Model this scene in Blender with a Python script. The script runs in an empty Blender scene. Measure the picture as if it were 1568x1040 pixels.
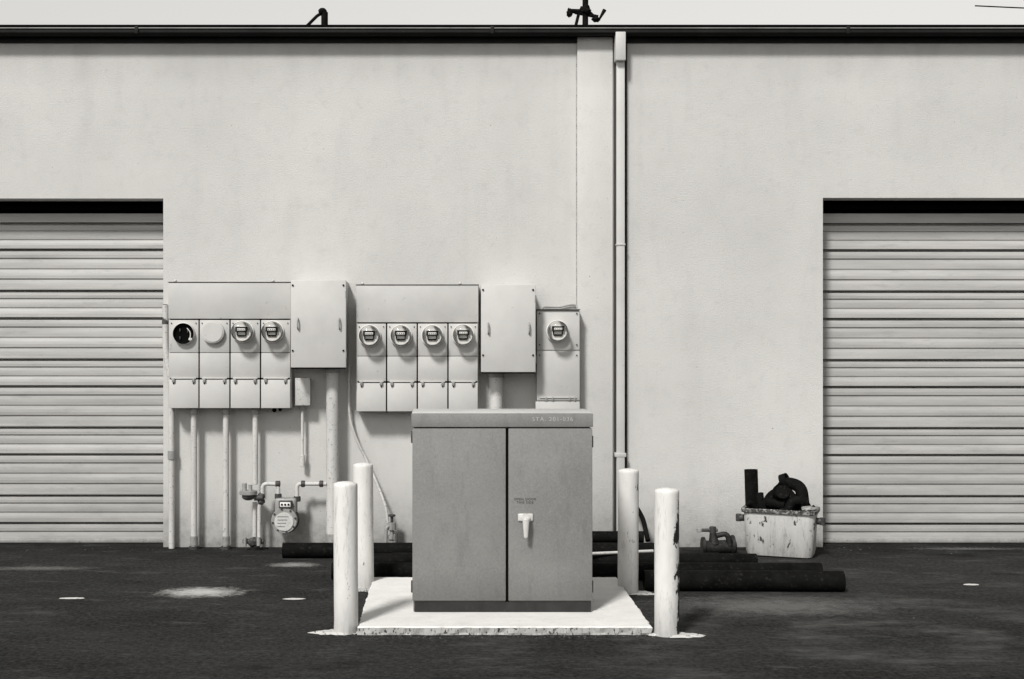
import bpy, bmesh, math, random
from mathutils import Vector, Matrix
from mathutils import noise as mn
random.seed(7)
scene=bpy.context.scene
F=2000.0; D=11.15; H=1.75; CX=684.0; CY=524.0
def S(y): return F/(D+y)
def X(px,y=0.0): return (px-CX)/S(y)
def Z(py,y=0.0): return H-(py-CY)/S(y)
TINT=(1.0,0.988,0.96)
def col(v): return (v*TINT[0],v*TINT[1],v*TINT[2],1)
BLK=(0,0,0,1)
def g4(v): return (v,v,v,1)

# ---------------- materials ----------------
def N(nt,t,**k):
    n=nt.nodes.new(t)
    for a,b in k.items(): setattr(n,a,b)
    return n
def newmat(name):
    m=bpy.data.materials.new(name); m.use_nodes=True
    nt=m.node_tree; b=nt.nodes['Principled BSDF']
    return m,nt,b
def ramp(nt,fac,p0,p1,c0,c1):
    r=N(nt,'ShaderNodeValToRGB'); e=r.color_ramp.elements
    e[0].position=p0; e[1].position=p1; e[0].color=c0; e[1].color=c1
    nt.links.new(fac,r.inputs[0]); return r.outputs[0]
def noise(nt,vec,scale,detail=4,rough=.6,stretch=(1,1,1)):
    if stretch!=(1,1,1):
        mp=N(nt,'ShaderNodeMapping'); mp.inputs['Scale'].default_value=stretch
        nt.links.new(vec,mp.inputs[0]); vec=mp.outputs[0]
    n=N(nt,'ShaderNodeTexNoise'); n.inputs['Scale'].default_value=scale
    n.inputs['Detail'].default_value=detail; n.inputs['Roughness'].default_value=rough
    nt.links.new(vec,n.inputs['Vector']); return n.outputs['Fac']
def mix(nt,a,b,fac,mode='MIX'):
    m=N(nt,'ShaderNodeMix',data_type='RGBA',blend_type=mode)
    for sock,v in ((m.inputs[0],fac),(m.inputs[6],a),(m.inputs[7],b)):
        if hasattr(v,'links') : nt.links.new(v,sock)
        else: sock.default_value=v
    return m.outputs[2]
def math_(nt,op,a,b=None,clamp=False):
    m=N(nt,'ShaderNodeMath',operation=op,use_clamp=clamp)
    for i,v in enumerate((a,b)):
        if v is None: continue
        if hasattr(v,'links'): nt.links.new(v,m.inputs[i])
        else: m.inputs[i].default_value=v
    return m.outputs[0]
def coords(nt):
    g=N(nt,'ShaderNodeNewGeometry'); return g.outputs['Position']
def bump(nt,b,h,strength,dist):
    bp=N(nt,'ShaderNodeBump'); bp.inputs['Strength'].default_value=strength; bp.inputs['Distance'].default_value=dist
    nt.links.new(h,bp.inputs['Height']); nt.links.new(bp.outputs[0],b.inputs['Normal'])
def paint(name,v,var=.06,rough=.55,scale=6,dirt=.0,dirtv=.05,metal=0,stretch=(1,1,1),dth=.62,spec=.4):
    m,nt,b=newmat(name); p=coords(nt)
    f=noise(nt,p,scale,4,.65,stretch)
    c=ramp(nt,f,.3,.7,col(v*(1-var)),col(v*(1+var)))
    if dirt>0:
        d=noise(nt,p,scale*5,5,.7)
        dm=ramp(nt,d,dth,dth+.06,BLK,g4(dirt))
        c=mix(nt,c,col(dirtv),dm)
    nt.links.new(c,b.inputs['Base Color'])
    b.inputs['Roughness'].default_value=rough; b.inputs['Metallic'].default_value=metal
    b.inputs['Specular IOR Level'].default_value=spec
    return m

def wall_material():
    m,nt,b=newmat('stucco'); p=coords(nt)
    big=noise(nt,p,.6,4,.6)
    c=ramp(nt,big,.3,.72,col(.55),col(.66))
    st=noise(nt,p,2.0,4,.6,(2.0,2.0,.45))
    c=mix(nt,c,col(.44),math_(nt,'MULTIPLY',math_(nt,'SUBTRACT',st,.54,True),1.1,True))
    sm=noise(nt,p,7,5,.78)
    c=mix(nt,c,col(.38),math_(nt,'MULTIPLY',math_(nt,'SUBTRACT',sm,.53,True),1.3,True))
    spots=noise(nt,p,34,2,.5)
    c=mix(nt,c,col(.12),ramp(nt,spots,.745,.78,BLK,g4(.7)))
    c=mix(nt,c,col(.75),ramp(nt,spots,.22,.26,g4(.6),BLK))
    sep=N(nt,'ShaderNodeSeparateXYZ'); nt.links.new(p,sep.inputs[0])
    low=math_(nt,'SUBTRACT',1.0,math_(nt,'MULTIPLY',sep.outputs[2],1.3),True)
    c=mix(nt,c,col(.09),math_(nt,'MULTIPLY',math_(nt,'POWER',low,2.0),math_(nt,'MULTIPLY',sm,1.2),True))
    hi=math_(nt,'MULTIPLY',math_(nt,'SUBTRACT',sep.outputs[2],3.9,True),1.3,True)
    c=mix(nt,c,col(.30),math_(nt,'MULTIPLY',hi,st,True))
    nt.links.new(c,b.inputs['Base Color']); b.inputs['Roughness'].default_value=.95; b.inputs['Specular IOR Level'].default_value=.2
    h=math_(nt,'ADD',noise(nt,p,80,4,.65),math_(nt,'MULTIPLY',big,3.0))
    bump(nt,b,h,.5,.008)
    return m
def asphalt_material():
    m,nt,b=newmat('asphalt'); p=coords(nt)
    a=noise(nt,p,1.1,7,.72,(.6,1.3,1))
    c=ramp(nt,a,.40,.60,col(.012),col(.046))
    fine=noise(nt,p,30,7,.85)
    c=mix(nt,c,ramp(nt,fine,.40,.68,col(.004),col(.12)),.48)
    v=N(nt,'ShaderNodeVectorMath',operation='SUBTRACT'); nt.links.new(p,v.inputs[0]); v.inputs[1].default_value=(2.6,-3.6,0)
    ln=N(nt,'ShaderNodeVectorMath',operation='LENGTH'); nt.links.new(v.outputs[0],ln.inputs[0])
    w=N(nt,'ShaderNodeTexWave',wave_type='RINGS',rings_direction='Z'); w.inputs['Scale'].default_value=.34
    w.inputs['Distortion'].default_value=5.5; w.inputs['Detail'].default_value=5; w.inputs['Detail Scale'].default_value=1.6; w.inputs['Detail Roughness'].default_value=.75
    nt.links.new(v.outputs[0],w.inputs['Vector'])
    near=math_(nt,'SUBTRACT',1.0,math_(nt,'MULTIPLY',ln.outputs['Value'],.30),True)
    d=noise(nt,p,3.4,7,.8,(.6,1.6,1))
    sm=math_(nt,'MULTIPLY',ramp(nt,w.outputs['Fac'],.35,1,BLK,g4(.7)),ramp(nt,d,.42,.62,BLK,g4(1)))
    sm=math_(nt,'MULTIPLY',sm,math_(nt,'MULTIPLY',near,1.4,True),True)
    c=mix(nt,c,col(.12),sm)
    c=mix(nt,c,col(.13),ramp(nt,d,.55,.70,BLK,g4(.6)))
    c=mix(nt,c,col(.006),ramp(nt,a,.57,.68,BLK,g4(.8)))
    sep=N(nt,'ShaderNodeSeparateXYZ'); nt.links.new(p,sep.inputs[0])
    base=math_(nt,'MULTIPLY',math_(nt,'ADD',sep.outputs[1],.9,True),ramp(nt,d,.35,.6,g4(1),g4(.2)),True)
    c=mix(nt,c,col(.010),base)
    nt.links.new(c,b.inputs['Base Color']); b.inputs['Roughness'].default_value=.95
    b.inputs['Specular IOR Level'].default_value=.08
    bump(nt,b,fine,.8,.02)
    return m
def chipped(name,v,th,right=0.0,rough=.6,sc=13,dark=.018,streak=.7,foot=0):
    m,nt,b=newmat(name); 
    tc=N(nt,'ShaderNodeTexCoord'); o=tc.outputs['Object']; p=coords(nt)
    c=ramp(nt,noise(nt,p,5,5,.65,(1,1,.5)),.3,.75,col(v*.84),col(v))
    gr=noise(nt,p,14,6,.8,(2,2,.35))
    c=mix(nt,c,col(v*.35),ramp(nt,gr,.54,.74,BLK,g4(streak)))
    n=noise(nt,p,sc,6,.65,(1,1,.55))
    nn=n
    sep=N(nt,'ShaderNodeSeparateXYZ'); nt.links.new(o,sep.inputs[0])
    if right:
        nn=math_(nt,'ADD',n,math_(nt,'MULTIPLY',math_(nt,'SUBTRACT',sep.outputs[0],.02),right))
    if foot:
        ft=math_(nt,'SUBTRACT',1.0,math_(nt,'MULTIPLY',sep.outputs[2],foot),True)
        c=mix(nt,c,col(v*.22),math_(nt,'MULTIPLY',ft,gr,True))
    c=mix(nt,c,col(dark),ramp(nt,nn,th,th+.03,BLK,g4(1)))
    nt.links.new(c,b.inputs['Base Color']); b.inputs['Roughness'].default_value=rough; b.inputs['Specular IOR Level'].default_value=.3
    bump(nt,b,math_(nt,'SUBTRACT',1.0,n),.35,.01)
    return m
M={}
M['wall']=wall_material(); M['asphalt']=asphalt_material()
M['panel']=paint('panel_paint',.51,.07,.5,3,.5,.2,dth=.64)
M['panel_b']=paint('door_box_paint',.56,.07,.5,3,.5,.24,dth=.66)
M['dark']=paint('dark_gap',.004,.2,.9,spec=.03)
M['black']=paint('black_pipe',.005,.6,.8,8,.4,.04,dth=.58,spec=.08)
M['gutter']=paint('gutter_paint',.014,.4,.6,4,.5,.04,spec=.15)
M['gutter_hl']=paint('gutter_highlight',.18,.3,.5,4,.5,.04)  # paler colour that paints the gutter's highlight line
M['conduit']=paint('conduit',.56,.12,.5,9,.6,.12,stretch=(1,1,.3),dth=.58)
M['iron']=paint('iron',.05,.5,.6,14,.5,.3,dth=.62)
M['galv']=paint('galvanised',.32,.2,.5,12,.6,.06,metal=.1,dth=.58)
M['white']=paint('meter_dial',.82,.03,.5)
M['ring']=paint('meter_ring',.72,.1,.35,9)
M['concrete']=chipped('painted_concrete',.86,.74,sc=20,dark=.15,streak=.3)
M['conc_side']=chipped('pad_edge',.46,.57,sc=60,dark=.05)
M['spill']=chipped('spilt_concrete',.62,.58,sc=40,dark=.05)
M['spot']=chipped('worn_white_paint',.75,.62,sc=30)
M['tub']=chipped('tub_enamel',.62,.61,sc=18,dark=.06,streak=1.0,foot=3)
M['steel']=paint('zinc_handle',.62,.08,.35,10)
def slat_material():
    m,nt,b=newmat('roll_door_slats'); p=coords(nt)
    c=ramp(nt,noise(nt,p,2.2,5,.65,(.35,1,5)),.3,.7,col(.36),col(.52))
    c=mix(nt,c,col(.22),ramp(nt,noise(nt,p,7,6,.8,(.5,1,2.5)),.55,.78,BLK,g4(.6)))
    sep=N(nt,'ShaderNodeSeparateXYZ'); nt.links.new(p,sep.inputs[0])
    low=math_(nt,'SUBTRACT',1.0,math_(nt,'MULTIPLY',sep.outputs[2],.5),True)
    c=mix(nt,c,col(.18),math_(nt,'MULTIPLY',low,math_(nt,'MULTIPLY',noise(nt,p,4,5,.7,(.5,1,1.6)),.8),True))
    nt.links.new(c,b.inputs['Base Color']); b.inputs['Roughness'].default_value=.55; b.inputs['Specular IOR Level'].default_value=.35
    return m
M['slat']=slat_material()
def cab_material():
    m,nt,b=newmat('cabinet_paint'); p=coords(nt)
    c=ramp(nt,noise(nt,p,1.6,5,.6),.3,.7,col(.20),col(.255))
    gr=noise(nt,p,90,4,.8)
    c=mix(nt,c,col(.36),ramp(nt,gr,.52,.75,BLK,g4(.45)))
    c=mix(nt,c,col(.12),ramp(nt,gr,.30,.46,g4(.45),BLK))
    c=mix(nt,c,col(.13),ramp(nt,noise(nt,p,6,6,.75,(1.5,1.5,.4)),.52,.8,BLK,g4(.7)))
    c=mix(nt,c,col(.38),ramp(nt,noise(nt,p,24,6,.8,(2,2,.6)),.62,.72,BLK,g4(.5)))
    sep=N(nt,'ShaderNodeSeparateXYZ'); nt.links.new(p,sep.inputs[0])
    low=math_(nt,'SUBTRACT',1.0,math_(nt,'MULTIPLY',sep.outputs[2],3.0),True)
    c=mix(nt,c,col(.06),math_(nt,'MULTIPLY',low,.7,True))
    nt.links.new(c,b.inputs['Base Color']); b.inputs['Roughness'].default_value=.65; b.inputs['Specular IOR Level'].default_value=.3
    bump(nt,b,gr,.25,.005); return m
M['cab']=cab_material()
def glass_mat():
    m=bpy.data.materials.new('meter_glass'); m.use_nodes=True; nt=m.node_tree; nt.nodes.clear()
    o=N(nt,'ShaderNodeOutputMaterial'); t=N(nt,'ShaderNodeBsdfTransparent'); g=N(nt,'ShaderNodeBsdfGlossy')
    g.inputs['Roughness'].default_value=.03; t.inputs[0].default_value=(.97,.97,.96,1)
    f=N(nt,'ShaderNodeFresnel'); f.inputs[0].default_value=1.4
    mx=N(nt,'ShaderNodeMixShader'); nt.links.new(f.outputs[0],mx.inputs[0]); nt.links.new(t.outputs[0],mx.inputs[1]); nt.links.new(g.outputs[0],mx.inputs[2])
    nt.links.new(mx.outputs[0],o.inputs[0]); return m
M['glass']=glass_mat()

# ---------------- geometry helpers ----------------
def root(name,loc=(0,0,0)):
    e=bpy.data.objects.new(name,None); e.location=loc; e.empty_display_size=.2
    scene.collection.objects.link(e); return e
def finish(bm,name,mat,parent=None,smooth=False,loc=None):
    me=bpy.data.meshes.new(name); bm.normal_update(); bm.to_mesh(me); bm.free()
    if smooth:
        for f in me.polygons: f.use_smooth=True
        try: me.set_sharp_from_angle(angle=math.radians(40))
        except Exception: pass
    o=bpy.data.objects.new(name,me); scene.collection.objects.link(o)
    for mm in (mat if isinstance(mat,(list,tuple)) else [mat]): me.materials.append(mm)
    if loc: o.location=loc
    if parent:
        o.parent=parent
    return o
def box(name,x0,x1,y0,y1,z0,z1,mat,parent=None,bev=.004,seg=2):
    bm=bmesh.new(); bmesh.ops.create_cube(bm,size=1)
    for v in bm.verts:
        v.co=Vector(((x0+x1)/2+v.co.x*(x1-x0),(y0+y1)/2+v.co.y*(y1-y0),(z0+z1)/2+v.co.z*(z1-z0)))
    if bev: bmesh.ops.bevel(bm,geom=bm.edges[:],offset=bev,segments=seg,affect='EDGES',profile=.5)
    return finish(bm,name,mat,parent,bev>0)
def rod(name,a,b,r,mat,parent=None,r2=None,seg=24,hollow=False):
    a=Vector(a); b=Vector(b); L=(b-a).length
    bm=bmesh.new(); bmesh.ops.create_cone(bm,cap_ends=True,segments=seg,radius1=r,radius2=r if r2 is None else r2,depth=L)
    if hollow:
        caps=[f for f in bm.faces if len(f.verts)>4]
        bmesh.ops.inset_region(bm,faces=caps,thickness=r*.18)
        bmesh.ops.recalc_face_normals(bm,faces=bm.faces[:])
        for f in caps:
            n=f.normal.copy()
            for v in f.verts: v.co-=n*min(.4,L*.3)
    elif r>.01:
        ed=[e for e in bm.edges if any(len(f.verts)>4 for f in e.link_faces)]
        bmesh.ops.bevel(bm,geom=ed,offset=min(r*.12,.004),segments=2,affect='EDGES')
    q=(b-a).to_track_quat('Z','Y').to_matrix().to_4x4()
    bm.transform(Matrix.Translation((a+b)/2)@q)
    return finish(bm,name,mat,parent,True)
def tube(name,pts,r,mat,parent=None,fil=.05,smoothpath=False):
    pts=[Vector(p) for p in pts]; out=[]
    if smoothpath:
        P=[pts[0]]+pts+[pts[-1]]
        for i in range(1,len(P)-2):
            for k in range(10):
                t=k/10; a,b,c,d=P[i-1],P[i],P[i+1],P[i+2]
                out.append(.5*((2*b)+(c-a)*t+(2*a-5*b+4*c-d)*t*t+(3*b-a-3*c+d)*t**3))
        out.append(pts[-1])
    else:
        out.append(pts[0])
        for i in range(1,len(pts)-1):
            p=pts[i]; u=(pts[i-1]-p); v=(pts[i+1]-p); f=min(fil,u.length*.45,v.length*.45)
            a=p+u.normalized()*f; c=p+v.normalized()*f
            for k in range(8):
                t=k/7; out.append(a*(1-t)**2+p*2*t*(1-t)+c*t*t)
        out.append(pts[-1])
    cu=bpy.data.curves.new(name,'CURVE'); cu.dimensions='3D'; cu.bevel_depth=r; cu.bevel_resolution=5; cu.use_fill_caps=True
    sp=cu.splines.new('POLY'); sp.points.add(len(out)-1)
    for i,p in enumerate(out): sp.points[i].co=(*p,1)
    for s in cu.splines: s.use_smooth=True
    o=bpy.data.objects.new(name,cu); scene.collection.objects.link(o); cu.materials.append(mat)
    if parent: o.parent=parent
    return o
def lump(name,c,rad,mat,parent=None,sc=(1,1,1),amp=.15,sub=3):
    bm=bmesh.new(); bmesh.ops.create_icosphere(bm,subdivisions=sub,radius=1)
    for v in bm.verts:
        k=1+amp*mn.noise(v.co*2.2+Vector(c)*7)
        v.co=Vector((v.co.x*sc[0],v.co.y*sc[1],v.co.z*sc[2]))*rad*k+Vector(c)
    return finish(bm,name,mat,parent,True)
def sheet(name,cx,cy,rx,ry,z,mat,parent=None,thick=0,jag=.25,n=64,seed=0):
    rnd=random.Random(seed); ph=[rnd.uniform(0,6.28) for _ in range(6)]
    bm=bmesh.new(); vs=[]
    for i in range(n):
        a=i/n*2*math.pi
        k=1+jag*sum(math.sin((j*2+2)*a+ph[j])/(j+1.5) for j in range(6))*.6+rnd.uniform(-.07,.07)
        vs.append(bm.verts.new((cx+rx*k*math.cos(a),cy+ry*k*math.sin(a),z)))
    f=bm.faces.new(vs)
    if thick:
        r=bmesh.ops.extrude_face_region(bm,geom=[f])
        tv=[v for v in r['geom'] if isinstance(v,bmesh.types.BMVert)]
        for v in tv:
            v.co.z+=thick; v.co.x=cx+(v.co.x-cx)*.7; v.co.y=cy+(v.co.y-cy)*.7
        bmesh.ops.recalc_face_normals(bm,faces=bm.faces[:])
    return finish(bm,name,mat,parent)

# ---------------- ground ----------------
bm=bmesh.new()
vs=[bm.verts.new(p) for p in ((-300,-300,0),(300,-300,0),(300,300,0),(-300,300,0))]; bm.faces.new(vs)
finish(bm,'asphalt_ground',M['asphalt'])

# ---------------- building ----------------
B=root('warehouse_building')
gy=-.13
gzt=Z(38.5,gy); gzb=Z(52,gy)
WT=gzt-.04
xL1=X(250); xL0=xL1-3.66; zL=Z(304)
xR0=X(1260); xR1=xR0+3.66; zR=Z(303)
jx0=X(940.5); jx1=X(960.5)
XA,XB=-16.0,18.0
xs=[XA,xL0,xL1,X(883),jx0,jx1,xR0,xR1,XB]; zs=[-.05,zL,zR,WT]
bm=bmesh.new()
def quad(*p): bm.faces.new([bm.verts.new(q) for q in p])
for i in range(len(xs)-1):
    for j in range(len(zs)-1):
        xm=(xs[i]+xs[i+1])/2; zm=(zs[j]+zs[j+1])/2
        if xL0<xm<xL1 and zm<zL: continue
        if xR0<xm<xR1 and zm<zR: continue
        if jx0<xm<jx1: continue
        quad((xs[i],0,zs[j]),(xs[i+1],0,zs[j]),(xs[i+1],0,zs[j+1]),(xs[i],0,zs[j+1]))
RD=.45
for (a,b,zt) in ((xL0,xL1,zL),(xR0,xR1,zR)):
    quad((a,0,-.05),(a,0,zt),(a,RD,zt),(a,RD,-.05))
    quad((b,0,-.05),(b,RD,-.05),(b,RD,zt),(b,0,zt))
    quad((a,0,zt),(b,0,zt),(b,.22,zt),(a,.22,zt))
for x in (jx0,jx1): quad((x,0,-.05),(x,0,WT),(x,.1,WT),(x,.1,-.05))
quad((XA,0,-.05),(XA,0,WT),(XA,14,WT),(XA,14,-.05)); quad((XB,0,-.05),(XB,14,-.05),(XB,14,WT),(XB,0,WT))
quad((XA,14,-.05),(XA,14,WT),(XB,14,WT),(XB,14,-.05))
bmesh.ops.remove_doubles(bm,verts=bm.verts[:],dist=.0005)
bmesh.ops.recalc_face_normals(bm,faces=bm.faces[:])
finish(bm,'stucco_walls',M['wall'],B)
box('downspout_gap_shade',jx0-.02,jx1+.02,.1,.14,-.05,WT,M['dark'],B,0)  # black backing added for the gap and shadow lines beside the downspout
box('flat_roof',XA+.01,XB-.01,.17,13.98,WT-.15,WT-.08,M['gutter'],B,0)
box('pilaster',X(884,-.035),X(938.5,-.035),-.035,-.002,-.05,Z(58),M['wall'],B,.006)
box('wall_joint_strip',X(882),X(883.6),-.006,-.001,Z(468),Z(58),paint('joint_caulk',.25,.5,.9,30,.8,.6,dth=.5),B,0)
for k,(a,b,zt,nm) in enumerate(((xL0,xL1,zL,'roll_up_door_a'),(xR0,xR1,zR,'roll_up_door_b'))):
    yd=.26
    box('door_head_void_%d'%k,a-.1,b+.1,.46,.5,zt-.6,zt+.3,M['dark'],B,0)
    box('door_back_%d'%k,a-.02,b+.02,.36,.40,-.05,zt-.05,M['dark'],B,0)
    box('curtain_barrel_%d'%k,a+.01,b-.01,.30,.44,zt-.075,zt-.02,M['dark'],B,.02)
    off=0 if k==0 else 1
    maj=[341,381,444,486,549,590,653,694,757,799]
    s=S(yd); zz=[H-(q+off-CY)/s for q in maj]
    prof=[]; top=H-(327-CY)/s
    levels=[top]+zz+[0.005]
    for i in range(len(levels)-1):
        zt_,zb_=levels[i],levels[i+1]; span=zt_-zb_
        n=max(1,round(span/(15.2/s)))
        for q in range(n):
            t0=zt_-span*q/n; t1=zt_-span*(q+1)/n; h=t0-t1
            bow=.009 if q%2==0 else .004
            if q==0 and i>0: prof+= [(yd+.05,t0-.001),(yd+.05,t0-.014),(yd+.006,t0-.020)]
            else: prof+=[(yd+.003,t0-.001),(yd+.003,t0-.004)]
            prof+=[(yd-bow*.6,t0-h*.35),(yd-bow,t0-h*.6),(yd-bow*.9,t0-h*.88)]
            if q==n-1 : prof+=[(yd-.020,t1+.014),(yd-.020,t1+.0015)]
    bm=bmesh.new(); 
    A=[bm.verts.new((a+.004,y,z)) for y,z in prof]; C=[bm.verts.new((b-.004,y,z)) for y,z in prof]
    for i in range(len(A)-1): bm.faces.new((A[i],A[i+1],C[i+1],C[i]))
    bmesh.ops.recalc_face_normals(bm,faces=bm.faces[:])
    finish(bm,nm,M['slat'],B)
    box('door_bottom_bar_%d'%k,a+.004,b-.004,yd-.04,yd+.02,.004,.035,M['galv'],B,.004)
    for xx in (a+.022,b-.022): box('door_guide',xx-.02,xx+.02,yd-.05,yd-.022,.0,zt-.1,M['panel'],B,.003)
box('gutter_trough',XA,XB,gy,.16,gzb,gzt-.012,M['gutter'],B,.006)
rod('gutter_top_bead',(XA,gy-.006,gzt-.008),(XB,gy-.006,gzt-.008),.010,M['dark'],B)
box('gutter_highlight_bead',XA,XB,gy-.01,gy+.002,Z(44.4,gy),Z(42.2,gy),M['gutter_hl'],B,.004)  # strip carries the gutter highlight as a paler colour
box('gutter_lower_bead',XA,XB,gy-.008,gy+.002,gzb-.006,gzb+.012,M['dark'],B,.003)
box('under_gutter_strip',XA,XB,-.02,-.002,gzb-.05,gzb-.002,M['gutter'],B,.003)  # dark strip along the wall top below the gutter
for xx in range(-15,18,3): box('gutter_joint',xx+.37,xx+.40,gy-.016,gy,gzb,gzt-.01,M['gutter'],B,.002)
dy=-.09
box('downspout',X(944.6,dy),X(956.8,dy),dy,-.01,.12,Z(92,dy),M['panel_b'],B,.006)
box('downspout_head',X(941.5,dy),X(957,dy),gy-.014,-.005,Z(94,dy),Z(49,gy),M['panel_b'],B,.006)
box('downspout_sleeve',X(943.8,dy),X(957.6,dy),dy-.006,-.008,Z(376,dy),Z(373,dy),M['panel'],B,.002)
box('downspout_strap',X(942,dy),X(959,dy),dy-.004,-.0,Z(700,dy),Z(694,dy),M['panel'],B,.002)

# ---------------- electrical ----------------
def screw(x,z,y,parent,r=.007,mat=None):
    rod('bolt',(x,y-.008,z),(x,y+.002,z),r,mat or M['iron'],parent,seg=10)
def meter(cx,cy,y,parent,kind='meter'):
    x=X(cx,y); z=Z(cy,y); R=.094
    if kind=='open':
        bm=bmesh.new(); bmesh.ops.create_cone(bm,cap_ends=False,segments=40,radius1=R,radius2=R*.93,depth=.045)
        bm.transform(Matrix.Translation((x,y-.02,z))@Matrix.Rotation(math.pi/2,4,'X')); finish(bm,'socket_ring',M['ring'],parent,True)
        rod('socket_hole',(x,y-.014,z),(x,y+.001,z),R*.95,M['dark'],parent,seg=40)
        for dx,dz in ((-.03,.03),(.035,.02),(-.03,-.035)): box('socket_jaw',x+dx-.004,x+dx+.004,y-.03,y-.01,z+dz-.012,z+dz+.012,M['iron'],parent,.001)
        lump('socket_jaw_c',(x+.055,y-.02,z-.045),.014,M['ring'],parent,amp=.5)
        tube('socket_lead',[(x+.03,y-.03,z+.045),(x+.06,y-.03,z+.01),(x+.056,y-.03,z-.035)],.004,M['ring'],parent,.03)
        return
    if kind=='blank':
        rod('blank_cover',(x,y-.04,z),(x,y,z),R,M['panel_b'],parent,seg=40)
        rod('blank_cover_face',(x,y-.046,z),(x,y-.036,z),R*.9,M['panel_b'],parent,seg=40); return
    rod('meter_flange',(x,y-.028,z),(x,y,z),R,M['ring'],parent,seg=40)
    rod('meter_ring_shadow',(x,y-.036,z),(x,y-.02,z),R*.92,M['galv'],parent,seg=40)
    rod('meter_dial_base',(x,y-.07,z),(x,y-.03,z),R*.85,M['white'],parent,seg=40)
    box('meter_register',x-.050,x+.050,y-.100,y-.07,z+.0,z+.040,M['dark'],parent,.004)
    box('meter_register_plate',x-.032,x+.034,y-.104,y-.099,z+.008,z+.026,M['white'],parent,.001)
    for k in range(4): rod('meter_pointer_dial',(x-.024+k*.016,y-.107,z+.017),(x-.024+k*.016,y-.103,z+.017),.0045,M['iron'],parent,seg=10)
    box('meter_disc',x-.034,x+.034,y-.085,y-.07,z-.040,z-.028,M['dark'],parent,.003)
    for sx in (-1,1): box('meter_disc_post',x+sx*.037-.004,x+sx*.037+.004,y-.085,y-.07,z-.030,z+.002,M['dark'],parent,.001)
    bm=bmesh.new(); rings=[(R*.88,0),(R*.88,.08),(R*.84,.105),(R*.7,.12),(R*.4,.128),(0.001,.131)]
    prev=None
    for r,h in rings:
        cur=[bm.verts.new((x+r*math.cos(t*math.pi/20),y-.03-h,z+r*math.sin(t*math.pi/20))) for t in range(40)]
        if prev:
            for t in range(40): bm.faces.new((prev[t],prev[(t+1)%40],cur[(t+1)%40],cur[t]))
        prev=cur
    bmesh.ops.recalc_face_normals(bm,faces=bm.faces[:])
    finish(bm,'glass_cover',M['glass'],parent,True)
def bank(name,cols,ytop,ysplit,yrail,ybot,meters,y=-.19):
    r=root(name,)
    x0,x1=cols[0],cols[-1]
    box('backing_case',X(x0+2,y),X(x1-2,y),y+.015,-.003,Z(ybot-2,y),Z(ytop+2,y),M['dark'],r,0)
    box('case_side_a',X(x0,y),X(x0,y)+.012,y+.012,-.001,Z(ybot,y),Z(ytop,y),M['panel'],r,.002)
    box('case_side_b',X(x1,y)-.012,X(x1,y),y+.012,-.001,Z(ybot,y),Z(ytop,y),M['panel'],r,.002)
    box('wireway_cover',X(x0,y),X(x1,y),y-.008,y+.03,Z(ysplit-.8,y),Z(ytop,y),M['panel'],r,.004)
    box('wireway_top_lip',X(x0-1,y),X(x1+1,y),y-.014,-.002,Z(ytop,y)+.002,Z(ytop,y)+.007,M['iron'],r,.002)
    for k in (.05,.85): lump('lid_knob',(X(x0+(x1-x0)*k,y),y+.03,Z(ytop-3,y)),.014,M['panel_b'],r,amp=.1,sub=2)
    for i in range(len(cols)-1):
        a,b=X(cols[i]+1.0,y),X(cols[i+1]-1.0,y)
        j=random.uniform(-.002,.002)
        box('meter_cover',a,b,y-.004+j,y+.02,Z((yrail+ysplit)/2+6,y)+.003,Z(ysplit+1.2,y),M['panel'],r,.004)
        box('mid_cover',a,b,y-.006-j,y+.02,Z(yrail-1,y),Z((yrail+ysplit)/2+6,y)-.001,M['panel'],r,.004)
        box('lower_cover',a,b,y-.010+j,y+.02,Z(ybot,y),Z(yrail+1.4,y),M['panel_b'],r,.004)
        for t in (.16,.84):
            xx=a+(b-a)*t
            box('seal_clip',xx-.012,xx+.012,y-.028,y-.006,Z(yrail+5,y),Z(yrail-1,y),M['galv'],r,.003)
            screw(xx,Z(yrail+7,y),y-.01,r,.006,M['dark'])
        box('cover_rail',a+.02,b-.02,y-.018,y-.004,Z(yrail+.2,y),Z(yrail-1.6,y),M['panel_b'],r,.002)
        screw(a+.02,Z(ysplit+6,y),y-.004,r,.005); screw(b-.02,Z(ysplit+6,y),y-.004,r,.005)
        cx,cy,kd=meters[i]; meter(cx,cy,y-.004,r,kd)
    return r
b1=bank('electric_meter_bank',[258,305,352.3,399,445.5],433,489,580,625,[(282,511,'open'),(327,509,'blank'),(372,508,'meter'),(418,508,'meter')])
b2=bank('electric_meter_bank',[545.5,592,639,686,732.5],437,494.5,585,630,[(566,514,'meter'),(614,514,'meter'),(662,514,'meter'),(709,513,'meter')])
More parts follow.
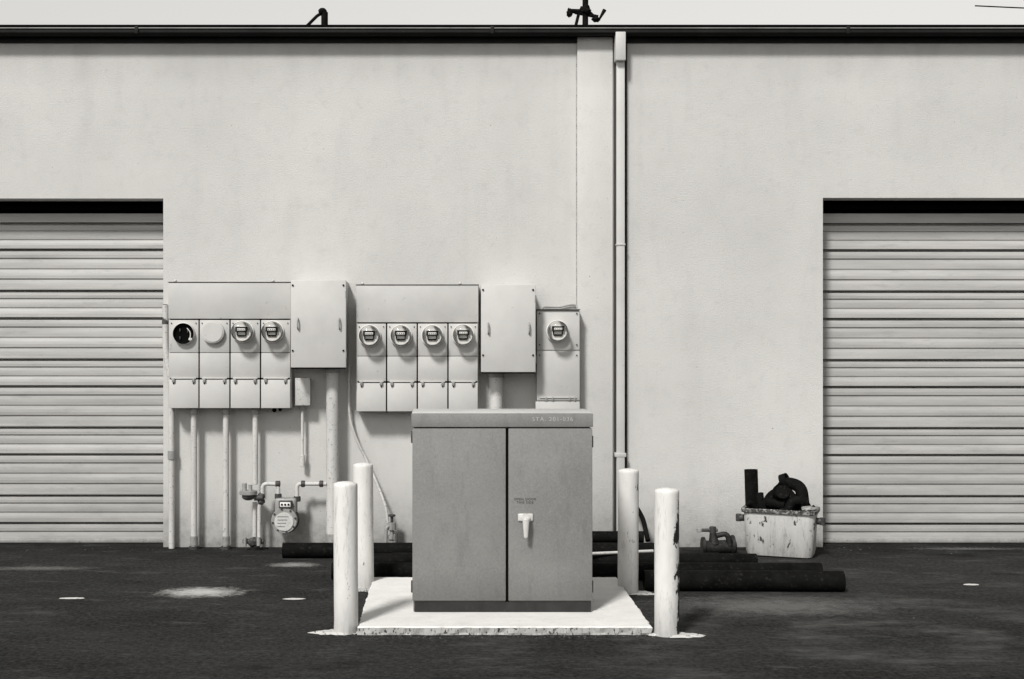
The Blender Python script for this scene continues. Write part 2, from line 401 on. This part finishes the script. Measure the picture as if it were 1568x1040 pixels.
def swbox(name,x0,x1,y0,y1,y=-.34,cond=None):
    r=root(name)
    box('enclosure',X(x0,y)+.006,X(x1,y)-.006,y+.012,-.002,Z(y1,y)+.006,Z(y0,y)-.004,M['panel'],r,.004)
    box('door',X(x0,y),X(x1,y),y-.012,y+.014,Z(y1,y),Z(y0,y),M['panel_b'],r,.006)
    box('door_shadow_line',X(x0,y)+.004,X(x1,y)-.004,y-.010,y+.010,Z(y1+2,y),Z(y1,y)-.003,M['dark'],r,.002)  # black strip paints the shadow line under the box
    for px in (x0+11,x1-10):
        x=X(px,y); z=Z((y0+y1)/2,y)
        tube('pull_handle',[(x,y-.012,z+.045),(x,y-.04,z+.035),(x,y-.04,z-.035),(x,y-.012,z-.045)],.006,M['galv'],r,.015)
    for px in (x0+3,x1-4):
        for py in (y0+8,y1-26): screw(X(px,y),Z(py,y),y-.012,r,.008,M['dark'])
    for py in (y0+22,y1-20): rod('hinge',(X(x1,y)-.002,y-.006,Z(py,y)-.03),(X(x1,y)-.002,y-.006,Z(py,y)+.03),.008,M['galv'],r,seg=10)
    a,b,cy=cond; rod('riser_conduit',(X((a+b)/2,cy),cy,0),(X((a+b)/2,cy),cy,Z(y1-3,y)),(b-a)/2/S(cy),M['conduit'],r)
    rod('conduit_hub',(X((a+b)/2,cy),cy,Z(y1+9,y)),(X((a+b)/2,cy),cy,Z(y1,y)),(b-a)/2/S(cy)+.012,M['galv'],r)
    return r
s1=swbox('electric_switch_box',445.5,530,429,563,-.34,(499.5,519,-.14))
rod('conduit_coupling',(X(509.5,-.14),-.14,Z(833,-.14)),(X(509.5,-.14),-.14,Z(817,-.14)),.062,M['galv'],s1)
s2=swbox('electric_switch_box',736.5,820,436,570,-.34,(749,770,-.14))
r=root('electric_service_panel'); y=-.17
box('case',X(822.5,y),X(887,y),y+.01,-.002,Z(640,y),Z(475,y),M['panel'],r,.005)
box('meter_cover',X(822,y),X(887.5,y),y-.004,y+.014,Z(536,y),Z(475.5,y),M['panel_b'],r,.004)
box('mid_cover',X(822,y),X(887.5,y),y-.008,y+.014,Z(613,y),Z(537.5,y),M['panel'],r,.004)
box('lower_cover',X(820,y),X(887.5,y),y-.012,y+.014,Z(690,y),Z(615,y),M['panel'],r,.004)
box('rain_lip',X(821,y),X(888.5,y),y-.02,-.002,Z(475,y),Z(475,y)+.007,M['iron'],r,.002)
box('cover_rail',X(826,y),X(883,y),y-.018,y-.006,Z(609.5,y),Z(608,y),M['panel_b'],r,.002)
for px in (836,846,872,880): box('seal_clip',X(px,y)-.007,X(px,y)+.007,y-.022,y-.006,Z(614,y),Z(608,y),M['galv'],r,.003)
for px in (826,883):
    for py in (528,544,480): screw(X(px,y),Z(py,y),y-.008,r,.006)
meter(853,507,y-.004,r)
tube('bonding_wire',[(X(831),-.02,Z(476)),(X(832),-.02,Z(470)),(X(856),-.02,Z(471)),(X(872),-.02,Z(467)),(X(882),-.02,Z(467)),(X(884),-.045,Z(476))],.007,M['galv'],r,.02)
r=root('junction_box'); y=-.13
box('box_body',X(453,y),X(474.5,y),y,-.002,Z(620,y),Z(580,y),M['conduit'],r,.012,4)
box('box_cover',X(452,y),X(475,y),y-.008,y+.004,Z(621,y),Z(579,y),M['conduit'],r,.004,2)
xx=X(463,-.07); tube('drop_conduit',[(xx,-.07,Z(621,-.07)),(xx,-.07,Z(700,-.07))],.012,M['conduit'],r)
rod('locknut',(xx,-.07,Z(628,-.07)),(xx,-.07,Z(620,-.07)),.028,M['galv'],r,seg=8)
rod('end_fitting',(xx,-.07,Z(714,-.07)),(xx,-.07,Z(697,-.07)),.022,M['conduit'],r)
def conduit(px,y0,r,yy=-.1,strap=True,bot=0.0):
    R=root('conduit_pipe'); x=X(px,yy)
    rod('pipe',(x,yy,bot),(x,yy,Z(y0,yy)),r,M['conduit'],R)
    rod('top_connector',(x,yy,Z(y0+9,yy)),(x,yy,Z(y0,yy)),r+.010,M['galv'],R,seg=8)
    if strap:
        rod('coupling',(x,yy,.03),(x,yy,.11),r+.006,M['galv'],R)
    rod('ground_sleeve',(x,yy,-.01),(x,yy,.025),r+.016,M['iron'],R,seg=14)
    return R
conduit(297,626,.027); conduit(346,626,.026)
c3=conduit(391,626,.024,-.1,False,Z(742,-.1))
r=root('conduit_pipe')
tube('pipe',[(X(253,-.06),-.06,Z(467,-.06)),(X(253.5,-.06),-.06,Z(540,-.06)),(X(262.5,-.06),-.06,Z(585,-.06)),(X(263,-.06),-.06,0)],.026,M['conduit'],r,.2)
rod('pipe_cap',(X(253,-.06),-.06,Z(497,-.06)),(X(253,-.06),-.06,Z(466,-.06)),.028,M['iron'],r,r2=.02)
rod('coupling',(X(263,-.06),-.06,Z(704,-.06)),(X(263,-.06),-.06,Z(690,-.06)),.034,M['galv'],r)
lump('lock_tag',(X(420,-.1),-.1,Z(628,-.1)),.02,M['dark'],c3,sub=2); lump('lock_tag',(X(429,-.1),-.1,Z(627,-.1)),.016,M['dark'],c3,sub=2)
r=root('grounding_cable'); y=-.06
tube('cable',[(X(535,y),y,Z(563,y)),(X(535,y),y,Z(630,y)),(X(543,y),y,Z(665,y)),(X(560,y),y,Z(702,y)),(X(577,y-.05),y-.05,Z(740,y-.05)),(X(590,y-.1),y-.1,Z(775,y-.1)),(X(594,y-.1),y-.1,Z(800,y-.1))],.012,M['conduit'],r,smoothpath=True)
r=root('hose_bib'); y=-.16; x=X(600,y)
rod('riser',(x,y,0),(x,y,Z(800,y)),.017,M['galv'],r)
rod('valve_body',(x,y,Z(812,y)),(x,y,Z(800,y)),.034,M['galv'],r,seg=8)
rod('valve_stem',(x,y,Z(800,y)),(x,y,Z(790,y)),.012,M['iron'],r)
rod('valve_wheel',(x-.0,y,Z(791,y)),(x,y,Z(788,y)),.032,M['iron'],r,seg=12)
for dz in (822,830): rod('union_nut',(x,y,Z(dz+4,y)),(x,y,Z(dz-2,y)),.038,M['galv'],r,seg=6)
tube('spout',[(x,y,Z(806,y)),(x-.045,y-.03,Z(806,y)),(x-.05,y-.03,Z(832,y))],.014,M['galv'],r,.03)
tube('spout_b',[(x,y,Z(815,y)),(x+.04,y-.02,Z(815,y)),(x+.045,y-.02,Z(835,y))],.012,M['iron'],r,.02)

# gas meter
r=root('gas_meter'); y=-.16
gx=lambda p:X(p,y); gz=lambda p:Z(p,y)
rod('meter_body',(gx(437),y-.09,gz(795)),(gx(437),y+.06,gz(795)),.108,M['galv'],r,seg=40)
rod('meter_rim',(gx(437),y-.02,gz(795)),(gx(437),y+.0,gz(795)),.118,M['iron'],r,seg=40)
rod('meter_face',(gx(437),y-.098,gz(797)),(gx(437),y-.088,gz(797)),.080,M['conduit'],r,seg=40)
box('meter_shoulder',gx(422),gx(455),y-.06,y+.05,gz(786),gz(762),M['galv'],r,.02,3)
box('index_housing',gx(429),gx(449),y-.10,y-.05,gz(776),gz(765),M['iron'],r,.006)
box('index_glass',gx(431),gx(447),y-.104,y-.098,gz(774),gz(767),M['white'],r,.002)
for k in range(3): rod('index_dial',(gx(434+k*5),y-.108,gz(770.5)),(gx(434+k*5),y-.103,gz(770.5)),.009,M['dark'],r,seg=12)
for k in range(8):
    a=k*math.pi/4+.2; screw(gx(437)+.096*math.cos(a),gz(795)+.096*math.sin(a),y-.088,r,.009,M['iron'])
for k,q in enumerate((788,793,798,803)): box('badge_line',gx(427),gx(427)+.09-.01*k,y-.1015,y-.0975,gz(q+1),gz(q),M['galv'],r,0)
tube('inlet_pipe',[(gx(426),y,gz(764)),(gx(426),y,gz(741)),(gx(402),y,gz(741)),(gx(402),y,gz(762)),(gx(397),y,gz(775)),(gx(397),y,gz(830))],.017,M['conduit'],r,.04)
tube('outlet_pipe',[(gx(455),y,gz(768)),(gx(455),y,gz(741)),(gx(500),y,gz(741))],.017,M['conduit'],r,.035)
for px,py in ((426,760),(455,764)): rod('swivel_nut',(gx(px),y,gz(py+4)),(gx(px),y,gz(py-4)),.030,M['iron'],r,seg=8)
for px in (464,492): rod('pipe_union',(gx(px-3),y,gz(741)),(gx(px+3),y,gz(741)),.028,M['iron'],r,seg=8)
rod('elbow_boss',(gx(422),y,gz(741)),(gx(429),y,gz(741)),.026,M['iron'],r)
rod('regulator_disc',(gx(381),y-.02,gz(757)),(gx(381),y-.02,gz(751)),.075,M['galv'],r,seg=32)
lump('regulator_dome',(gx(381),y-.02,gz(760)),.055,M['iron'],r,sc=(1,1,.6),amp=.03)
rod('regulator_stack',(gx(375),y-.02,gz(752)),(gx(375),y-.02,gz(740)),.020,M['galv'],r); rod('regulator_stack_b',(gx(384),y-.02,gz(752)),(gx(384),y-.02,gz(742)),.016,M['galv'],r)
tube('regulator_link',[(gx(390),y-.02,gz(762)),(gx(403),y-.02,gz(762))],.024,M['iron'],r)
tube('service_pipe',[(gx(389),y+.04,gz(770)),(gx(389),y+.04,0)],.019,M['conduit'],r)
for q in (760,768): lump('pipe_fitting',(gx(400),y,gz(q)),.032,M['iron'],r,amp=.25)
rod('stop_cock',(gx(372),y,gz(829)),(gx(404),y,gz(829)),.022,M['iron'],r)
lump('valve_core',(gx(388),y,gz(830)),.042,M['iron'],r,amp=.3)
rod('valve_key',(gx(376),y-.03,gz(836)),(gx(376),y-.03,gz(822)),.014,M['galv'],r); rod('valve_key_b',(gx(397),y-.03,gz(835)),(gx(397),y-.03,gz(822)),.018,M['galv'],r)

# ---------------- transformer cabinet ----------------
y0=-2.936; y1=-2.42
cx0,cx1=X(631.5,y0),X(907,y0); ph=.05
r=root('utility_cabinet')
zT=Z(633.5,y0); zB=ph
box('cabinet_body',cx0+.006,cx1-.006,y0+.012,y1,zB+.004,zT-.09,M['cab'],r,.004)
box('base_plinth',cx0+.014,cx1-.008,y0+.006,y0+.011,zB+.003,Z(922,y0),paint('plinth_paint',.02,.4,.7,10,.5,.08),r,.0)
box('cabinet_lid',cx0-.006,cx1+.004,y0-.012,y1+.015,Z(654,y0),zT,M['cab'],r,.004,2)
box('lid_top',cx0-.004,cx1+.002,y0-.010,y1+.013,zT+.001,zT+.004,paint('lid_top_pale',.55,.1,.6,5,.5,.3),r,.001)  # lid top is paler than the cabinet sides
box('door_panel_a',cx0,X(774.5,y0),y0-.004,y0+.012,Z(920,y0),Z(656,y0),M['cab'],r,.005)
box('door_panel_b',X(778.5,y0),cx1,y0-.004,y0+.012,Z(920,y0),Z(656,y0),M['cab'],r,.005)
box('door_gap',X(773.5,y0),X(779.5,y0),y0+.008,y0+.0115,Z(922,y0),Z(656,y0),M['dark'],r,0)
hx=X(804.5,y0)
box('handle_plate',hx-.048,hx+.048,y0-.016,y0-.004,Z(798,y0),Z(786,y0),M['steel'],r,.008,3)
rod('handle_hub',(hx,y0-.055,Z(792,y0)),(hx,y0-.01,Z(792,y0)),.026,M['steel'],r)
bm=bmesh.new(); bmesh.ops.create_cone(bm,cap_ends=True,segments=20,radius1=.012,radius2=.023,depth=.125)
bmesh.ops.bevel(bm,geom=[e for e in bm.edges if any(len(f.verts)>4 for f in e.link_faces)],offset=.006,segments=3,affect='EDGES')
bm.transform(Matrix.Translation((hx,y0-.065,Z(807,y0)))@Matrix.Diagonal((1,.7,1,1))); finish(bm,'handle_lever',M['steel'],r,True)
for q,px in ((670,630),(900,631),(677,908),(900,909)):
    xx=cx0-.004 if px<700 else cx1+.004
    box('side_hinge',xx-.006,xx+.006,y0+.03,y0+.06,Z(q+9,y0),Z(q-9,y0),M['iron'],r,.003)
def text(s,x,z,y,size,mat,parent,name,ext=.0006):
    c=bpy.data.curves.new(name,'FONT'); c.body=s; c.size=size; c.extrude=ext; c.align_x='CENTER'; c.align_y='CENTER'; c.space_character=1.25
    o=bpy.data.objects.new(name,c); scene.collection.objects.link(o); o.location=(x,y,z); o.rotation_euler=(math.pi/2,0,0); c.materials.append(mat); o.parent=parent
text('STA. 201-036',X(846,y0),Z(642,y0),y0-.0135,.037,paint('stencil_light',.50,.15,.7,30,.6,.28,dth=.53),r,'station_number')
text('OPEN DOOR\nTHIS SIDE',X(804,y0),Z(767,y0),y0-.0052,.020,paint('stencil_dark',.05,.3,.7),r,'door_label')
px0,px1=-.532,1.228; pyf,pyb=-3.345,-1.70
bm=bmesh.new(); per=[]
nx,ny=120,100
for i in range(nx): per.append((px0+(px1-px0)*i/nx,pyf))
for i in range(ny): per.append((px1,pyf+(pyb-pyf)*i/ny))
for i in range(nx): per.append((px1-(px1-px0)*i/nx,pyb))
for i in range(ny): per.append((px0,pyb-(pyb-pyf)*i/ny))
def jit(p,a,sd,f=14): return (p[0]+a*mn.noise(Vector((p[0]*f,p[1]*f,sd))),p[1]+a*mn.noise(Vector((p[0]*f,p[1]*f,sd+9))))
cxm,cym=(px0+px1)/2,(pyf+pyb)/2
bot=[bm.verts.new((*jit(p,.016,1),-.01)) for p in per]
low=[bm.verts.new((*jit(p,.014,2,22),.012)) for p in per]
mid=[bm.verts.new((*jit(p,.008,3,20),.043+.003*mn.noise(Vector((p[0]*20,p[1]*20,4))))) for p in per]
top=[bm.verts.new((cxm+(p[0]-cxm)*.993,cym+(p[1]-cym)*.993,.05)) for p in [jit(q,.008,5,24) for q in per]]
n=len(per)
for a,b in ((bot,low),(low,mid),(mid,top)):
    for i in range(n):
        f=bm.faces.new((a[i],a[(i+1)%n],b[(i+1)%n],b[i])); f.material_index=0 if a is mid else 1
tf=bm.faces.new(top); tf.material_index=0
finish(bm,'concrete_pad',[M['concrete'],M['conc_side']])

# ---------------- bollards ----------------
def bollard(px,pw,ptop,yy,lean,th,right):
    s=S(yy); x=X(px,yy); R=pw/2/s; h=Z(ptop,yy)
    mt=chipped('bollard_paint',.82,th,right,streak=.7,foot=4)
    bm=bmesh.new(); prev=None; seg=40
    lv=[(-.02,1.0),(.02,1.02)]+[(h*t/14,1) for t in range(1,14)]+[(h-.018,1.0),(h-.004,.985),(h,.94),(h-.001,.85),(h+.006,.7),(h+.010,.35),(h+.012,.01)]
    for z,k in lv:
        cur=[]
        for t in range(seg):
            a=t*2*math.pi/seg; rr=R*k*(1+.016*mn.noise(Vector((math.cos(a)*2,math.sin(a)*2,z*6+px))))
            cur.append(bm.verts.new((rr*math.cos(a)+lean*z/h,rr*math.sin(a),z)))
        if prev:
            for t in range(seg): bm.faces.new((prev[t],prev[(t+1)%seg],cur[(t+1)%seg],cur[t]))
        prev=cur
    return finish(bm,'bollard',mt,None,True,(x,yy,0))
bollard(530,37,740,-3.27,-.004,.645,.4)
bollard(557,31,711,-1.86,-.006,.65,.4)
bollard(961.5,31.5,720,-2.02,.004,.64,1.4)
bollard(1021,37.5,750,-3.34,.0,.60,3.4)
sheet('concrete_spill',X(517,-3.28),-3.29,.13,.075,.002,M['spill'],thick=.010,seed=4,jag=.4)
sheet('concrete_spill',X(1035,-3.36),-3.36,.15,.07,.002,M['spill'],thick=.010,seed=9,jag=.4)
sheet('concrete_spill',X(978,-2.05),-2.06,.11,.07,.002,M['conc_side'],thick=.01,seed=12,jag=.4)
sheet('concrete_spill',X(556,-1.9),-1.93,.11,.08,.002,M['conc_side'],thick=.01,seed=14,jag=.4)

# ---------------- pipes on ground ----------------
def gp(xa,xb,yy,rad,dy=0,z=None):
    R=root('steel_pipe'); z=rad if z is None else z
    rod('pipe_tube',(X(xa,yy),yy,z),(X(xb,yy+dy),yy+dy,z),rad,M['black'],R,hollow=True,seg=32)
    return R
gp(433,1010,-.56,.062)
gp(600,1100,-.72,.035)
gp(560,1158,-1.02,.055)
gp(520,1206,-1.28,.042)
gp(508,1257,-1.52,.062)
gp(986,1291,-1.95,.072,-.03)
gp(470,1000,-.40,.045)
gp(905,985,-.30,.05,0,.13)
r=root('loose_rod'); tube('rod',[(X(905,-1.1),-1.1,.122),(X(1000,-.97),-.97,.122)],.012,M['conduit'],r)
r=root('leaning_shadow_rod'); tube('shadow_rod',[(X(975,-.15),-.1,Z(775,-.1)),(X(985,-.15),-.15,Z(795,-.15)),(X(992,-.3),-.3,.1)],.02,M['black'],r,.05)  # black bent rod added where a shadow falls behind the bollard

# ---------------- tub with scrap ----------------
r=root('scrap_tub'); tx=X(1197,-.45); ty=-.42
rot=Matrix.Translation((tx,ty,0))@Matrix.Rotation(math.radians(-21),4,'Z')@Matrix.Diagonal((1.06,1,1,1))
def rrect(w,d,rad,z,k=8):
    pts=[]
    for cx,cy,a0 in ((w/2-rad,d/2-rad,0),(-w/2+rad,d/2-rad,90),(-w/2+rad,-d/2+rad,180),(w/2-rad,-d/2+rad,270)):
        for i in range(k):
            a=math.radians(a0+90*i/(k-1)); pts.append(Vector((cx+rad*math.cos(a),cy+rad*math.sin(a),z)))
    return pts
bm=bmesh.new(); prev=None
lv=[(.44,.24,.05,.0),(.485,.285,.06,.012),(.50,.30,.06,.05),(.52,.32,.06,.20),(.535,.335,.06,.355),(.57,.37,.07,.362),(.575,.375,.07,.388),(.56,.36,.06,.394),(.52,.32,.06,.388),(.48,.28,.05,.10)]
for i,(w,d,ra,z) in enumerate(lv):
    cur=[bm.verts.new(rot@(p+Vector((.006*mn.noise(p*9),.006*mn.noise(p*9+Vector((3,3,3))),0.004*mn.noise(p*7))))) for p in rrect(w,d,ra,z)]
    if prev:
        for t in range(len(cur)):
            f=bm.faces.new((prev[t],prev[(t+1)%len(cur)],cur[(t+1)%len(cur)],cur[t])); f.material_index=1 if i>4 else 0
    else: bm.faces.new(cur[::-1])
    prev=cur
bm.faces.new(prev); bmesh.ops.recalc_face_normals(bm,faces=bm.faces[:])
finish(bm,'tub_shell',[M['tub'],paint('tub_rim',.05,.5,.6,9,.8,.4,dth=.5)],r,True)
def tp(x,y,z): return rot@Vector((x,y,z))
for sx in (-1,1):
    rod('handle_lug',tp(sx*.27,-.05,.30),tp(sx*.31,-.05,.30),.028,M['iron'],r); rod('handle_knob',tp(sx*.315,-.05,.27),tp(sx*.315,-.05,.33),.024,M['iron'],r)
rod('scrap_pipe',tp(-.22,.05,.2),tp(-.235,.06,.69),.055,M['black'],r,hollow=True)
rod('scrap_pipe_b',tp(-.13,-.02,.2),tp(-.17,.04,.50),.035,M['black'],r,hollow=True)
tube('scrap_elbow_a',[tp(-.12,0,.38),tp(-.06,-.02,.50),tp(.05,-.02,.53),tp(.10,-.02,.44)],.045,M['black'],r,.08)
tube('scrap_elbow_b',[tp(-.02,.05,.40),tp(.02,.04,.60),tp(.15,.03,.57),tp(.17,.0,.42)],.05,M['black'],r,.09)
tube('scrap_elbow_c',[tp(.05,-.08,.36),tp(.10,-.08,.47),tp(.20,-.04,.45)],.038,M['black'],r,.06)
rod('scrap_flange',tp(.0,-.06,.52),tp(.02,-.10,.54),.065,M['black'],r,hollow=True)
rod('scrap_collar',tp(.0,.04,.60),tp(.05,.03,.62),.058,M['black'],r,hollow=True)
rod('scrap_tee',tp(-.10,-.04,.44),tp(.04,-.06,.42),.045,M['black'],r,hollow=True)
rod('scrap_core',tp(.0,.03,.2),tp(.08,.03,.50),.10,M['black'],r,hollow=True)
lump('scrap_lid',tp(.22,-.08,.40),.045,M['galv'],r,(1.3,1,.45),.4)
for i in range(9):
    a=random.uniform(-.2,.22); rod('scrap_bit_%d'%i,tp(a,random.uniform(-.1,.1),.38),tp(a+random.uniform(-.06,.06),random.uniform(-.08,.08),.39+random.uniform(.02,.07)),random.uniform(.012,.03),M['black'],r,seg=8)
r=root('gate_valve'); vx=X(1100,-.45); vy=-.42
VB=paint('valve_iron',.014,.6,.6,14,.5,.08,dth=.56)
rod('valve_body',(vx-.12,vy,.065),(vx+.15,vy+.05,.065),.055,VB,r,hollow=True)
rod('valve_flange_a',(vx-.13,vy,.075),(vx-.105,vy,.075),.075,VB,r); rod('valve_flange_b',(vx+.12,vy+.04,.08),(vx+.145,vy+.04,.08),.08,VB,r)
rod('valve_bonnet',(vx-.03,vy,.09),(vx-.04,vy,.19),.045,VB,r,r2=.025)
rod('valve_stem',(vx-.13,vy,.205),(vx,vy,.205),.014,M['iron'],r)
rod('valve_cap',(vx-.04,vy,.18),(vx-.04,vy,.235),.028,M['iron'],r,seg=8); rod('valve_handle',(vx-.15,vy,.19),(vx-.15,vy,.22),.024,M['galv'],r)
tube('valve_yoke',[(vx+.10,vy,.08),(vx+.08,vy,.18),(vx-.01,vy,.16)],.022,VB,r,.05)

# ---------------- ground marks and grit ----------------
def gpy(py): return F/((py-CY)/H)-D
sheet('paint_mark',(110-CX)/((917-CY)/H),gpy(917),.085,.03,.004,M['spot'],seed=21,jag=.15)
sheet('paint_mark',(450-CX)/((918-CY)/H),gpy(918),.075,.03,.004,M['spot'],seed=22,jag=.15)
sheet('paint_mark',(1487-CX)/((896-CY)/H),gpy(896),.06,.03,.004,M['spot'],seed=23,jag=.15)
def dust(px,py,rx,ry,th,seed,v=.3):
    m,nt,b=newmat('dust_patch'); tc=N(nt,'ShaderNodeTexCoord'); p=coords(nt)
    g=N(nt,'ShaderNodeTexGradient',gradient_type='SPHERICAL'); nt.links.new(tc.outputs['Object'],g.inputs[0])
    a=math_(nt,'MULTIPLY',math_(nt,'ADD',g.outputs['Fac'],math_(nt,'MULTIPLY',math_(nt,'SUBTRACT',noise(nt,p,10,6,.85),.5),1.5)),1.2)
    a=ramp(nt,a,.2,1.2,BLK,g4(th))
    nt.links.new(a,b.inputs['Alpha']); b.inputs['Base Color'].default_value=col(v); b.inputs['Roughness'].default_value=.95; b.inputs['Specular IOR Level'].default_value=.1
    s=(py-CY)/H; yy=F/s-D
    bm=bmesh.new(); bmesh.ops.create_circle(bm,cap_ends=True,segments=48,radius=1)
    o=finish(bm,'dust_stain',m,None,False,((px-CX)/s,yy,.0045+seed*.0007)); o.scale=(rx,ry,1)
dust(308,908,.42,.26,.95,0,.5); dust(450,866,.28,.16,.8,1,.32); dust(1190,930,1.1,.5,.7,2,.17)
dust(60,872,.6,.14,.6,4,.2); dust(1480,842,.7,.1,.5,6,.2)
bm=bmesh.new(); rg=random.Random(3)
def grit(x,y,r):
    res=bmesh.ops.create_icosphere(bm,subdivisions=1,radius=r)
    for v in res['verts']:
        v.co=Vector((v.co.x*rg.uniform(.7,1.5),v.co.y*rg.uniform(.7,1.3),v.co.z*rg.uniform(.4,.8)))+Vector((x,y,r*.3))
for i in range(130): grit(rg.uniform(-5.5,7),-abs(rg.gauss(0,.12))-.02,rg.uniform(.003,.009))
for i in range(120):
    t=rg.random(); grit(px0+(px1-px0)*t,pyf-.02-abs(rg.gauss(0,.05)),rg.uniform(.003,.007))
for i in range(60): grit(rg.uniform(-4,5),rg.uniform(-4,-.2),rg.uniform(.003,.006))
bmesh.ops.delete(bm,geom=[v for v in bm.verts if px0-.01<v.co.x<px1+.01 and pyf-.005<v.co.y<pyb+.01],context='VERTS')
finish(bm,'gravel_grit',paint('grit',.07,.6,.9,12))

# ---------------- roof items ----------------
r=root('roof_vent_elbow'); y=.35
tube('vent_pipe',[(X(497,y),y,WT-.2),(X(497,y),y,Z(19,y))],.030,M['black'],r)
tube('vent_arm',[(X(496,y),y,Z(20,y)),(X(487,y),y,Z(23,y)),(X(470,y),y,Z(40,y))],.014,M['black'],r,.04)
lump('vent_joint',(X(494,y),y,Z(18,y)),.035,M['black'],r,(1.1,1,.9),.2)
r=root('roof_mast_mount'); y=.35
rod('mast',(X(896,y),y,WT-.2),(X(897,y),y,Z(-160,y)),.026,M['black'],r)
rod('cross_tube',(X(870,y),y,Z(17,y)),(X(905,y),y,Z(18,y)),.02,M['black'],r)
rod('cross_tube_b',(X(880,y),y,Z(19,y)),(X(916,y),y,Z(26,y)),.016,M['black'],r)
rod('leg_a',(X(887,y),y,Z(18,y)),(X(881,y),y,Z(42,y)),.014,M['black'],r)
rod('leg_b',(X(904,y),y,Z(20,y)),(X(917,y),y,Z(33,y)),.014,M['black'],r)
rod('leg_c',(X(926,y),y,Z(15,y)),(X(917,y),y,Z(31,y)),.018,M['black'],r,r2=.008)
lump('clamp',(X(896,y),y,Z(17,y)),.045,M['black'],r,(1.1,1,1),.5); lump('clamp_b',(X(872,y),y,Z(20,y)),.025,M['black'],r,(1,1,1.6),.4); lump('clamp_c',(X(912,y),y,Z(30,y)),.03,M['black'],r,(1.2,1,.8),.4)
r=root('utility_pole'); y=9
tube('service_wire',[(X(1493,y),y,Z(9,y)),(X(1568,y),y,Z(12.5,y)),(X(2300,y),y,Z(35,y))],.010,M['black'],r,.3)
rod('pole',(X(2300,y),y,0),(X(2300,y),y,8),.14,M['iron'],r,r2=.10)

# ---------------- light ----------------
d=Vector((.5,1,-1.15)).normalized()
sun=bpy.data.lights.new('sun','SUN'); sun.energy=3.45; sun.angle=math.radians(9); sun.color=(1,.985,.955)
so=bpy.data.objects.new('sun',sun); so.rotation_euler=d.to_track_quat('-Z','Y').to_euler(); scene.collection.objects.link(so)
w=bpy.data.worlds.new('World'); scene.world=w; w.use_nodes=True; nt=w.node_tree
bg=nt.nodes['Background']; sk=N(nt,'ShaderNodeTexSky',sky_type='NISHITA'); sk.sun_disc=False
sp=-d; sk.sun_elevation=math.asin(sp.z); sk.sun_rotation=math.atan2(sp.x,sp.y); sk.dust_density=3; sk.air_density=1.5
hs=N(nt,'ShaderNodeHueSaturation'); hs.inputs['Saturation'].default_value=.04
nt.links.new(sk.outputs[0],hs.inputs['Color'])
tc=N(nt,'ShaderNodeTexCoord'); sep=N(nt,'ShaderNodeSeparateXYZ'); nt.links.new(tc.outputs['Generated'],sep.inputs[0])
haze=ramp(nt,sep.outputs[2],.26,.50,(.95,.93,.89,1),(.24,.237,.23,1))
tm=mix(nt,hs.outputs[0],haze,1.0,'MULTIPLY'); nt.links.new(tm,bg.inputs[0]); bg.inputs[1].default_value=.17
scene.view_settings.view_transform='Standard'; scene.view_settings.look='None'; scene.view_settings.exposure=0

cam=bpy.data.cameras.new('camera'); co=bpy.data.objects.new('camera',cam); scene.collection.objects.link(co)
co.location=(0,-D,H); co.rotation_euler=(math.pi/2,0,0)
cam.sensor_width=36; cam.lens=F/1568*36; cam.shift_x=(784-CX)/1568; cam.shift_y=(CY-520)/1568; cam.clip_end=1000
scene.camera=co
